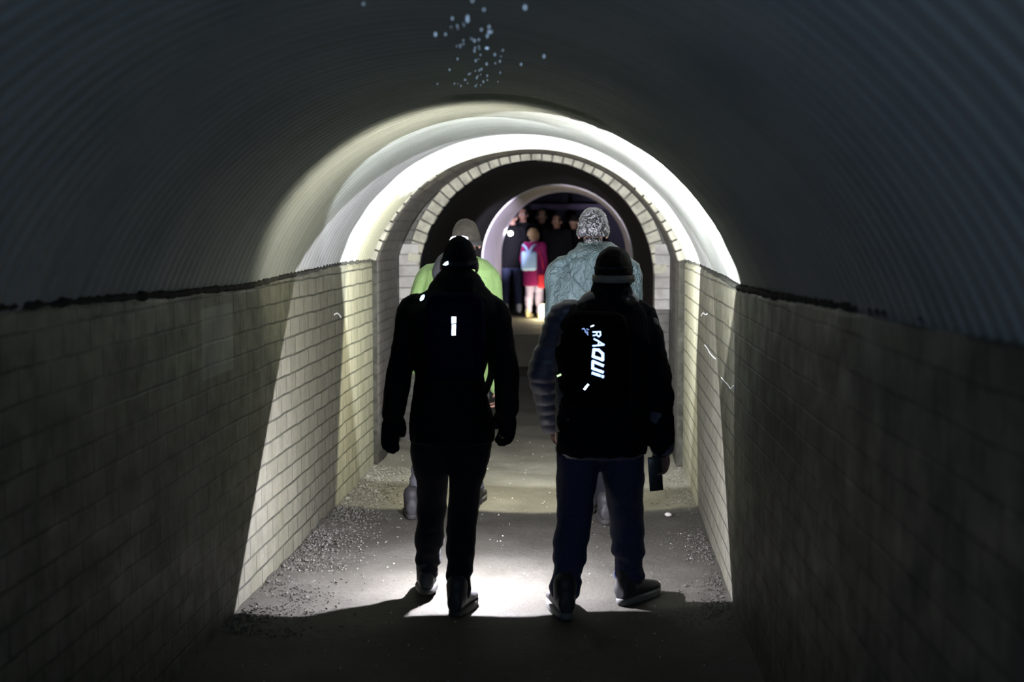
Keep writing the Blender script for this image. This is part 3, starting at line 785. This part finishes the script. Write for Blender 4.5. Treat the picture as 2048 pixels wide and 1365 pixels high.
tape_quad([(886, 530), (891, 525), (896, 523), (896.5, 529), (891, 531)], YA - .098, M['tape'], eA, dep=.01)
# torch hanging at A's chest, hidden behind the body
tc = empty('torch', (-.46, 6.40, .51), 'small black torch held low in front of the left walker', 'torch')
bm = B(); tube(bm, [(-.46, 6.29, .61), (-.46, 6.37, .545)], .013, 14); obj('torch_body', bm, M['plastic'], tc)
bm = B(); tube(bm, [(-.46, 6.365, .55), (-.46, 6.395, .52)], [.016, .018], 14); obj('torch_head', bm, M['plastic'], tc)

# ---- B: near right walker
YB = 6.06
jb = dict(head=W(1227, 548, YB), neck=W(1222, 602, YB - .02), shL=W(1128, 634, YB), shR=W(1284, 642, YB), elL=W(1086, 745, YB + .10), elR=W(1312, 768, YB - .03),
          wrL=W(1103, 850, YB + .27), wrR=W(1325, 895, YB + .03), hipL=W(1158, 905, YB), hipR=W(1243, 905, YB), knL=W(1148, 1040, YB + .03), knR=W(1254, 1045, YB + .14),
          anL=W(1128, 1198, YB - .07), anR=W(1259, 1176, YB + .16))
jb['anL'].z = .078; jb['anR'].z = .090
qb = quilt(.007, .055, fold(.006, (8, 8, 6), 4))
def jdB(p, n):
    return qb(p, n) if p.x < (jb['shL'].x + .03) else fold(.008, (8, 8, 6), 4)(p, n)
Bp = dict(j=jb, pel=W(1203, 862, YB), k=.98, head=.92, seed=5, label='person walking away in dark jacket, jeans and grey-banded beanie, nearest on the right',
          m_jacket=M['puffer'], m_legs=M['jeans'], legr=(.100, .080, .066), fyL=.18, fyR=-.60,
          torso=[sec(588, 1190, 1262, YB, .08), sec(605, 1168, 1275, YB, .11), sec(628, 1128, 1296, YB, .135), sec(660, 1114, 1306, YB, .155), sec(720, 1112, 1300, YB, .16),
                 sec(790, 1112, 1292, YB, .155), sec(850, 1112, 1288, YB, .155), sec(898, 1113, 1290, YB, .15), sec(912, 1120, 1284, YB, .14)],
          extra=[(W(1220, 606, YB - .03), (.135, .11, .07))],
          armr=(.070, .066, .054), curlL=.9, curlR=.75, jdisp=jdB, pnR=Vector((-.75, -.65, 0)), m_sole=M['sole_pale'], shoe=1.12)
person(Bp)
hb = jb['head']
bm = B(); head_shell(bm, hb, 0, .92, -.005, .018); obj('beanie', remesh(bm, .006, 3, fold(.003, (34, 34, 12), 5)), M['hat_dark'], Bp['body'])
bm = B(); band(bm, hb, 0, .92, -.022, .036, .016, .010); obj('beanie_band', bm, cloth('pale_knit_band', (.17, .15, .13), (.10, .09, .08), scale=110, bump=.8), Bp['body'])
# fleece back panel over the shoulders (dark, matt)
bm = B()
stack(bm, [sec(560, 1190, 1258, YB - .005, .088), sec(572, 1184, 1262, YB - .01, .095), sec(590, 1176, 1268, YB - .02, .11), sec(612, 1150, 1284, YB - .02, .135), sec(640, 1120, 1304, YB - .015, .155), sec(700, 1112, 1308, YB - .015, .17), sec(800, 1114, 1298, YB - .015, .17), sec(905, 1112, 1293, YB - .01, .16)])
tube(bm, [jb['shR'] - Vector((.08, .0, -.01)), jb['shR'] - Vector((.01, .0, -.004)), dist_seg(jb['shR'], jb['elR'], .5), jb['elR'], dist_seg(jb['elR'], jb['wrR'], .5), dist_seg(jb['elR'], jb['wrR'], .93)], [.084, .084, .078, .073, .067, .062], 16)
def fz(p, n): return .010 * noise.noise(p * 16) + .004 * noise.noise(p * 45)
obj('overcoat', remesh(bm, .009, 2, fz), M['black_fleece'], Bp['body'])
cB = W(1192, 720, YB - .23)
bpB = empty('backpack', cB, 'black backpack with white slanted lettering running down it, on the right walker', 'backpack')
rbox_pack('bag', cB, (.27, .14, .42), M['black_pack'], bpB, .06, disp=fold(.003, (9, 9, 9), 8))
YL = YB - .23 - .087
rbox_pack('front_pocket', cB + Vector((0, -.060, 0)), (.225, .030, .36), M['black_pack'], bpB, .012)
SK = [0]
def stroke(bm, pts, wd_, Y):
    wd_ *= .84
    P = [W(1080 + x / 6.822, 620 + y / 6.822, Y) for x, y in pts]; h_ = wd_ / 6.822 / S_(Y) / 2
    for a, b in zip(P, P[1:]):
        d = (b - a); d.y = 0; L = d.length; d.normalize(); ang = math.atan2(d.z, d.x)
        SK[0] += 1
        box(bm, (a + b) / 2 - Vector((0, .00025 * (SK[0] % 7), 0)), (L + h_ * 1.2, .003, h_ * 2), Matrix.Rotation(-ang, 4, 'Y'))
def lettering(name, strokes, m, parent, Y):
    bm = B()
    for pts, w_ in strokes: stroke(bm, pts, w_, Y)
    return obj(name, bm, m, parent, False)
lettering('lettering', [([(722, 303), (822, 300), (826, 345), (802, 366), (776, 345), (772, 305)], 22), ([(776, 345), (724, 350)], 20),
                        ([(738, 398), (790, 425), (872, 478), (722, 492)], 26), ([(800, 432), (798, 484)], 20),
                        ([(736, 542), (800, 548), (856, 600), (856, 684), (724, 636), (736, 542)], 46),
                        ([(860, 762), (722, 704), (718, 800), (858, 850)], 46),
                        ([(716, 864), (818, 898)], 44), ([(848, 908), (862, 914)], 44)], M['tape_text'], bpB, YL)
lettering('small_print', [([(575, 265), (600, 255), (620, 290)], 14), ([(635, 262), (665, 272)], 12), ([(615, 300), (640, 320), (655, 345)], 12), ([(640, 290), (655, 318)], 10)], M['tape_dim'], bpB, YL)
lettering('reflector', [([(695, 228), (732, 214)], 13)], M['tape'], bpB, YL - .002)
lettering('reflector', [([(608, 1082), (632, 1052)], 34), ([(634, 1046), (656, 1022)], 26)], M['tape'], bpB, YL - .002)
lettering('buckle', [([(240, 905), (282, 885)], 30)], M['tape_yellow'], bpB, YB - .175)
for k in (-1, 1):
    bm = B(); x0 = cB.x + k * .09
    tube(bm, [(x0, YB - .17, 1.33), (x0 + k * .01, YB - .05, 1.40), (x0 + k * .015, YB + .11, 1.36), (x0 + k * .03, YB + .17, 1.26), (x0 + k * .05, YB + .08, 1.04), (x0 + k * .04, YB - .17, .96)], .017, 8, .5)
    obj('shoulder_strap', bm, M['black'], bpB)
headlamp(hb, 0, .92, .030, .0155, 'headlamp with thin black strap above the grey-banded beanie of the right walker', sh=.014)
e_ = empty('added_shoulder_lamp', (.32, 6.23, 1.24), 'small unseen lamp added at the right shoulder of the walker with the phone', 'lamp')
bm = B(); box(bm, (.32, 6.225, 1.24), (.05, .04, .05), None, .008); obj('lamp_housing', bm, M['plastic'], e_)
# phone held in B's right hand
pc = W(1311, 948, YB + .02); ph = empty('phone', pc, 'black smartphone held low in the right hand of the jeans-wearing walker', 'phone')
rp = Matrix.Rotation(R(-4), 4, 'Y') @ Matrix.Rotation(R(14), 4, 'Z')
bm = B(); box(bm, pc, (.064, .010, .158), rp, .004); obj('case', bm, M['plastic'], ph)
bm = B(); box(bm, pc + rp @ Vector((0, .0056, 0)), (.058, .001, .148), rp); obj('screen', bm, M['screen'], ph)
bm = B(); box(bm, pc + rp @ Vector((-.016, -.006, .055)), (.022, .003, .026), rp, .001); obj('camera_module', bm, M['steel'], ph)

# ---- C: lime jacket walker
YC = 8.15
jc = dict(head=W(932, 481, YC), neck=W(930, 530, YC), shL=W(858, 556, YC), shR=W(976, 560, YC), elL=W(822, 660, YC - .03), elR=W(990, 690, YC - .03),
          wrL=W(835, 742, YC + .10), wrR=W(994, 778, YC + .05), hipL=W(898, 760, YC), hipR=W(948, 760, YC), knL=W(866, 880, YC + .02), knR=W(950, 870, YC + .20),
          anL=W(824, 1020, YC - .12), anR=W(950, 985, YC + .30))
jc['anL'].z = .085; jc['anR'].z = .09
Cc = dict(j=jc, pel=W(920, 735, YC), k=1.0, head=.98, seed=8, label='person walking away in lime green jacket and grey-brown beanie, in front on the left',
          m_jacket=M['lime'], m_legs=M['grey_trouser'], legr=(.094, .072, .058), fyL=.1, fyR=-.1,
          torso=[sec(512, 905, 955, YC, .08), sec(522, 878, 974, YC, .11), sec(540, 850, 992, YC, .135), sec(580, 838, 1000, YC, .15), sec(650, 842, 1000, YC, .15), sec(720, 852, 986, YC, .145), sec(768, 850, 984, YC, .15)],
          armr=(.078, .062, .046), curlR=.9, curlL=.8, jdisp=fold(.007, (6, 6, 4), 12))
jc['hipL'] = W(896, 750, YC); person(Cc)
hc = jc['head']; bm = B(); head_shell(bm, hc, 0, .98, -.030, .016); obj('beanie', remesh(bm, .006, 3, fold(.004, (22, 22, 26), 15)), M['grey_knit'], Cc['body'])
bm = B(); band(bm, hc, 0, .98, -.020, .030, .016, .006); obj('beanie_band', bm, M['knit_band'], Cc['body'])
bm = B(); tube(bm, [W(893, 512, YC - .02), W(882, 524, YC - .10), W(876, 545, YC - .155), W(880, 575, YC - .17)], [.030, .034, .036, .03], 12, .55); obj('shoulder_panel', remesh(bm, .008, 2), M['grey_panel'], Cc['body'])
ec = headlamp(hc, 0, .98, -.020, .024, 'headlamp with pale reflective strap on the grey-brown beanie', tilt=-.004, mstrap=M['grey_panel'])
tape_quad([(899, 482), (903, 475), (911, 473), (913, 477), (906, 481), (901, 485)], YC - .125, M['tape'], ec)
tape_quad([(914, 475), (925, 472), (936, 475), (936, 480), (914, 480)], YC - .130, M['tape_dim'], ec)
cC = W(908, 640, YC - .21)
bpC = empty('backpack', cC, 'dark grey backpack on the lime green jacket, mostly hidden', 'backpack')
rbox_pack('bag', cC, (.20, .12, .32), M['grey_panel'], bpC, .04)

# ---- E: grey-green parka walker
YE = 8.05
je = dict(head=W(1186, 461, YE), neck=W(1188, 512, YE), shL=W(1124, 545, YE), shR=W(1252, 545, YE), elL=W(1117, 650, YE - .03), elR=W(1262, 650, YE - .03),
          wrL=W(1128, 740, YE + .10), wrR=W(1256, 740, YE + .10), hipL=W(1165, 752, YE), hipR=W(1212, 752, YE), knL=W(1172, 870, YE + .15), knR=W(1210, 875, YE + .0),
          anL=W(1180, 990, YE + .20), anR=W(1212, 1015, YE - .12))
je['anL'].z = .085; je['anR'].z = .085
Ee = dict(j=je, pel=W(1188, 735, YE), k=1.0, head=.98, seed=11, label='person walking away in grey-green hooded parka with short curly grey hair',
          m_jacket=M['teal'], m_legs=M['black_trouser'], legr=(.092, .070, .058),
          torso=[sec(486, 1158, 1222, YE, .085), sec(494, 1155, 1234, YE, .10), sec(505, 1146, 1246, YE, .12), sec(525, 1122, 1262, YE, .145), sec(560, 1104, 1276, YE, .165), sec(620, 1098, 1280, YE, .17), sec(690, 1102, 1276, YE, .16), sec(780, 1112, 1266, YE, .16)],
          armr=(.090, .076, .056), curlR=.7, curlL=.7, jdisp=fold(.016, (7, 7, 6), 22), jit=3)
person(Ee)
he = je['head']; bm = B()
head_shell(bm, he, 0, .98, -.030, .013)
def curl(p, n): return .004 + .009 * (1 - 2.4 * abs(noise.noise(p * 24))) * (1 if p.z > he.z - .045 else .4) + .003 * noise.noise(p * 50)
obj('hair', remesh(bm, .004, 2, curl), M['hair_curly'], Ee['body'])
bm = B(); ell(bm, he + Vector((0, -.030, -.072)), (.056, .062, .048)); obj('hair_nape', remesh(bm, .005, 2, lambda p, n: .003 * noise.noise(p * 50)), M['hair_curly'], Ee['body'])
# hood lying on the back, and storm flap
bm = B()
hp_ = W(1190, 512, YE - .10)
ell(bm, hp_ + Vector((0, 0, .0)), (.165, .10, .060)); ell(bm, W(1190, 540, YE - .17), (.150, .045, .105)); ell(bm, W(1195, 565, YE - .185), (.10, .030, .07))
tube(bm, [W(1138, 522, YE - .1), W(1120, 528, YE - .12), W(1106, 530, YE - .12)], [.03, .022, .007], 10)
obj('hood', remesh(bm, .008, 3, fold(.012, (10, 10, 12), 31)), M['teal_dark'], Ee['body'])
tc = empty('torch', (.16, 8.27, 1.42), 'small torch clipped to the chest of the walker in the grey-green parka', 'torch')
bm = B(); tube(bm, [(.16, 8.20, 1.42), (.16, 8.275, 1.42)], .018, 14); obj('torch_body', bm, M['plastic'], tc)

# ------------------------------------------------------------------ far group on the raised floor
G0 = .40
def far_person(px, Y, h_, yaw, label, m_j, m_l, hair=None, hat=None, k=None, arms='down', shoes=None, sole=None, extra=None, hem=None, jw=1.05, hyaw=None, wide=1.0, grp=None, legr=None):
    b = W(px, 500, Y); x = b.x; k = h_ / 1.75
    fx = Vector((math.cos(yaw), math.sin(yaw), 0)); fy = Vector((-math.sin(yaw), math.cos(yaw), 0)); o = Vector((x, Y, G0))
    def P(a, f, z): return o + fx * a * k + fy * f * k + Vector((0, 0, z * k))
    w_ = .185 * wide
    jj = dict(head=P(0, .02, 1.625), neck=P(0, 0, 1.48), shL=P(-w_, 0, 1.42), shR=P(w_, 0, 1.42), hipL=P(-.09, 0, .90), hipR=P(.09, 0, .90),
              knL=P(-.10, .02, .50), knR=P(.10, .03, .50), anL=P(-.11, -.02, .075), anR=P(.12, .02, .075))
    if arms == 'down': jj.update(elL=P(-.24, -.03, 1.14), elR=P(.24, -.03, 1.14), wrL=P(-.22, .07, .90), wrR=P(.22, .07, .90))
    else: jj.update(elL=P(-.23, .0, 1.15), elR=P(.23, .0, 1.15), wrL=P(-.08, .22, 1.2), wrR=P(.08, .22, 1.2))
    sp = dict(j=jj, pel=P(0, 0, .95), k=k, head=k * (1.0 if h_ > 1.5 else 1.12), yaw=yaw, hyaw=hyaw if hyaw is not None else yaw, ground=G0, vox=.011, label=label, m_jacket=m_j, m_legs=m_l, legr=legr or (.088 * k, .066 * k, .054 * k),
              armr=(.066 * k, .058 * k, .046 * k), jw=jw, hem=G0 + (hem or .78) * k, m_shoe=shoes or M['shoe'], m_sole=sole or M['sole'], shoe=k, seed=px % 13, group=grp)
    bdy = person(sp); hk = sp['head']
    if hair:
        bm = B(); head_shell(bm, jj['head'] - (Zr(sp['hyaw']) @ Vector((0, .012, 0))), sp['hyaw'], hk, -.02, .012)
        ell(bm, jj['head'] + Zr(sp['hyaw']) @ Vector((0, -.045 * hk, -.03 * hk)), (.068 * hk, .055 * hk, .075 * hk), Zr(sp['hyaw']))
        obj('hair', remesh(bm, .009, 2), hair, bdy)
    if hat:
        bm = B(); head_shell(bm, jj['head'], sp['hyaw'], hk, .0, .014); obj('beanie', remesh(bm, .009, 2), hat, bdy)
    return sp
g1 = far_person(1068, 20.3, 1.33, -.35, 'child in magenta coat and pale leggings standing with light blue bag in far tunnel', M['magenta'], M['lilac'], hair=M['hair_fair'], shoes=M['cream'], sole=M['cream'], hem=.62, jw=1.18, hyaw=-1.1, legr=(.085, .066, .050))
h1 = far_person(1024, 21.1, 1.62, .1, 'person in black with blue trousers holding a bright light at far left of the group', M['black'], M['jeans'], hair=M['hair_dark'], shoes=M['pale_shoe'], arms='front', hyaw=2.8)
i1 = far_person(1046, 21.9, 1.68, PI, 'tall dark-haired person standing behind the child in the magenta coat', M['black_trouser'], M['black_trouser'], hair=M['hair_dark'], hyaw=2.9)
j1 = far_person(1114, 21.0, 1.56, 2.7, 'broad person in black coat facing the camera, right of the child in magenta', M['black_fleece'], M['black_trouser'], hair=M['hair_dark'], hyaw=2.9, jw=1.25, wide=1.15, hem=.55)
k1 = far_person(1148, 21.5, 1.55, 2.9, 'person in dark clothes half hidden behind the curly-haired walker', M['black'], M['black_trouser'], hat=M['hat_dark'], hyaw=2.6)
l1 = far_person(1084, 22.6, 1.66, PI, 'dark figure at the back of the group in the chamber', M['black'], M['black_trouser'], hair=M['hair_dark'], hyaw=PI)
# child's backpack
gj = g1['j']; gy = -.35; gfx = Vector((math.cos(gy), math.sin(gy), 0)); gfy = Vector((-math.sin(gy), math.cos(gy), 0))
gc = W(1058, 522, 20.3 - .20); gb = empty('backpack', gc, 'small light blue backpack on the child in the magenta coat', 'backpack')
rbox_pack('bag', gc, (.235, .10, .29), M['ice_blue'], gb, .04)
for q in (-1, 1):
    bm = B(); tube(bm, [gc + Vector((q * .01, -.03, .13)), gc + Vector((q * .05, -.005, .20)), gc + Vector((q * .09, .05, .235))], .017, 8)
    obj('shoulder_strap', bm, M['ice_blue'], gb)
# red panel added for the reddish part of the child's coat
rc = W(1083, 562, 20.12)
rb = empty('red_panel', rc, 'red panel added at the right side of the child in the magenta coat', 'bag')
rbox_pack('bag', rc, (.11, .12, .22), M['red'], rb, .03)
bm = B(); tube(bm, [rc + Vector((.03, 0, .13)), rc + Vector((.01, -.03, .3)), rc + Vector((-.04, 0, .44))], .008, 8); obj('shoulder_strap', bm, M['red'], rb)
# lamp of the far left person
lp = W(1021, 467, 20.75); le = empty('handheld_lamp', lp, 'bright round lamp held up by the black-clad person at far left', 'lamp')
bm = B(); tube(bm, [lp + Vector((.0, .12, -.02)), lp + Vector((0, .01, 0))], [.016, .022], 14); obj('torch_body', bm, M['plastic'], le)
bm = B(); ell(bm, lp, (.036, .012, .036)); obj('lens', bm, M['lens'], le)
# glowing shape and light added for the warm patch at the child's feet
lc = W(1086, 628, 20.0); le2 = empty('added_glow', (lc.x, 20.0, G0), 'added warm glow on the floor beside the boots of the child', 'added_glow')
bm = B(); tube(bm, [(lc.x, 20.0, G0 + .05), (lc.x, 20.0, G0 + .16)], .06, 16); obj('globe', bm, M['added_glow'], le2)
bm = B(); bmesh.ops.create_cone(bm, cap_ends=True, segments=20, radius1=.075, radius2=.065, depth=.04, matrix=Matrix.Translation((lc.x, 20.0, G0 + .02))); obj('base', bm, M['cream'], le2)
pl = bpy.data.lights.new('added_glow_light', 'POINT'); pl.energy = 38; pl.color = (1, .85, .5); pl.shadow_soft_size = .05
o = bpy.data.objects.new('added_glow_light', pl); C.objects.link(o); o.location = (lc.x - .04, 19.86, G0 + .14)
# its light falls on the liner between the group and its mouth
spot('handheld_lamp_light', lp + Vector((0, -.09, 0)), lp + Vector((-.1, -3, .1)), 22, (.86, .80, 1.0), 170, .1, .03)
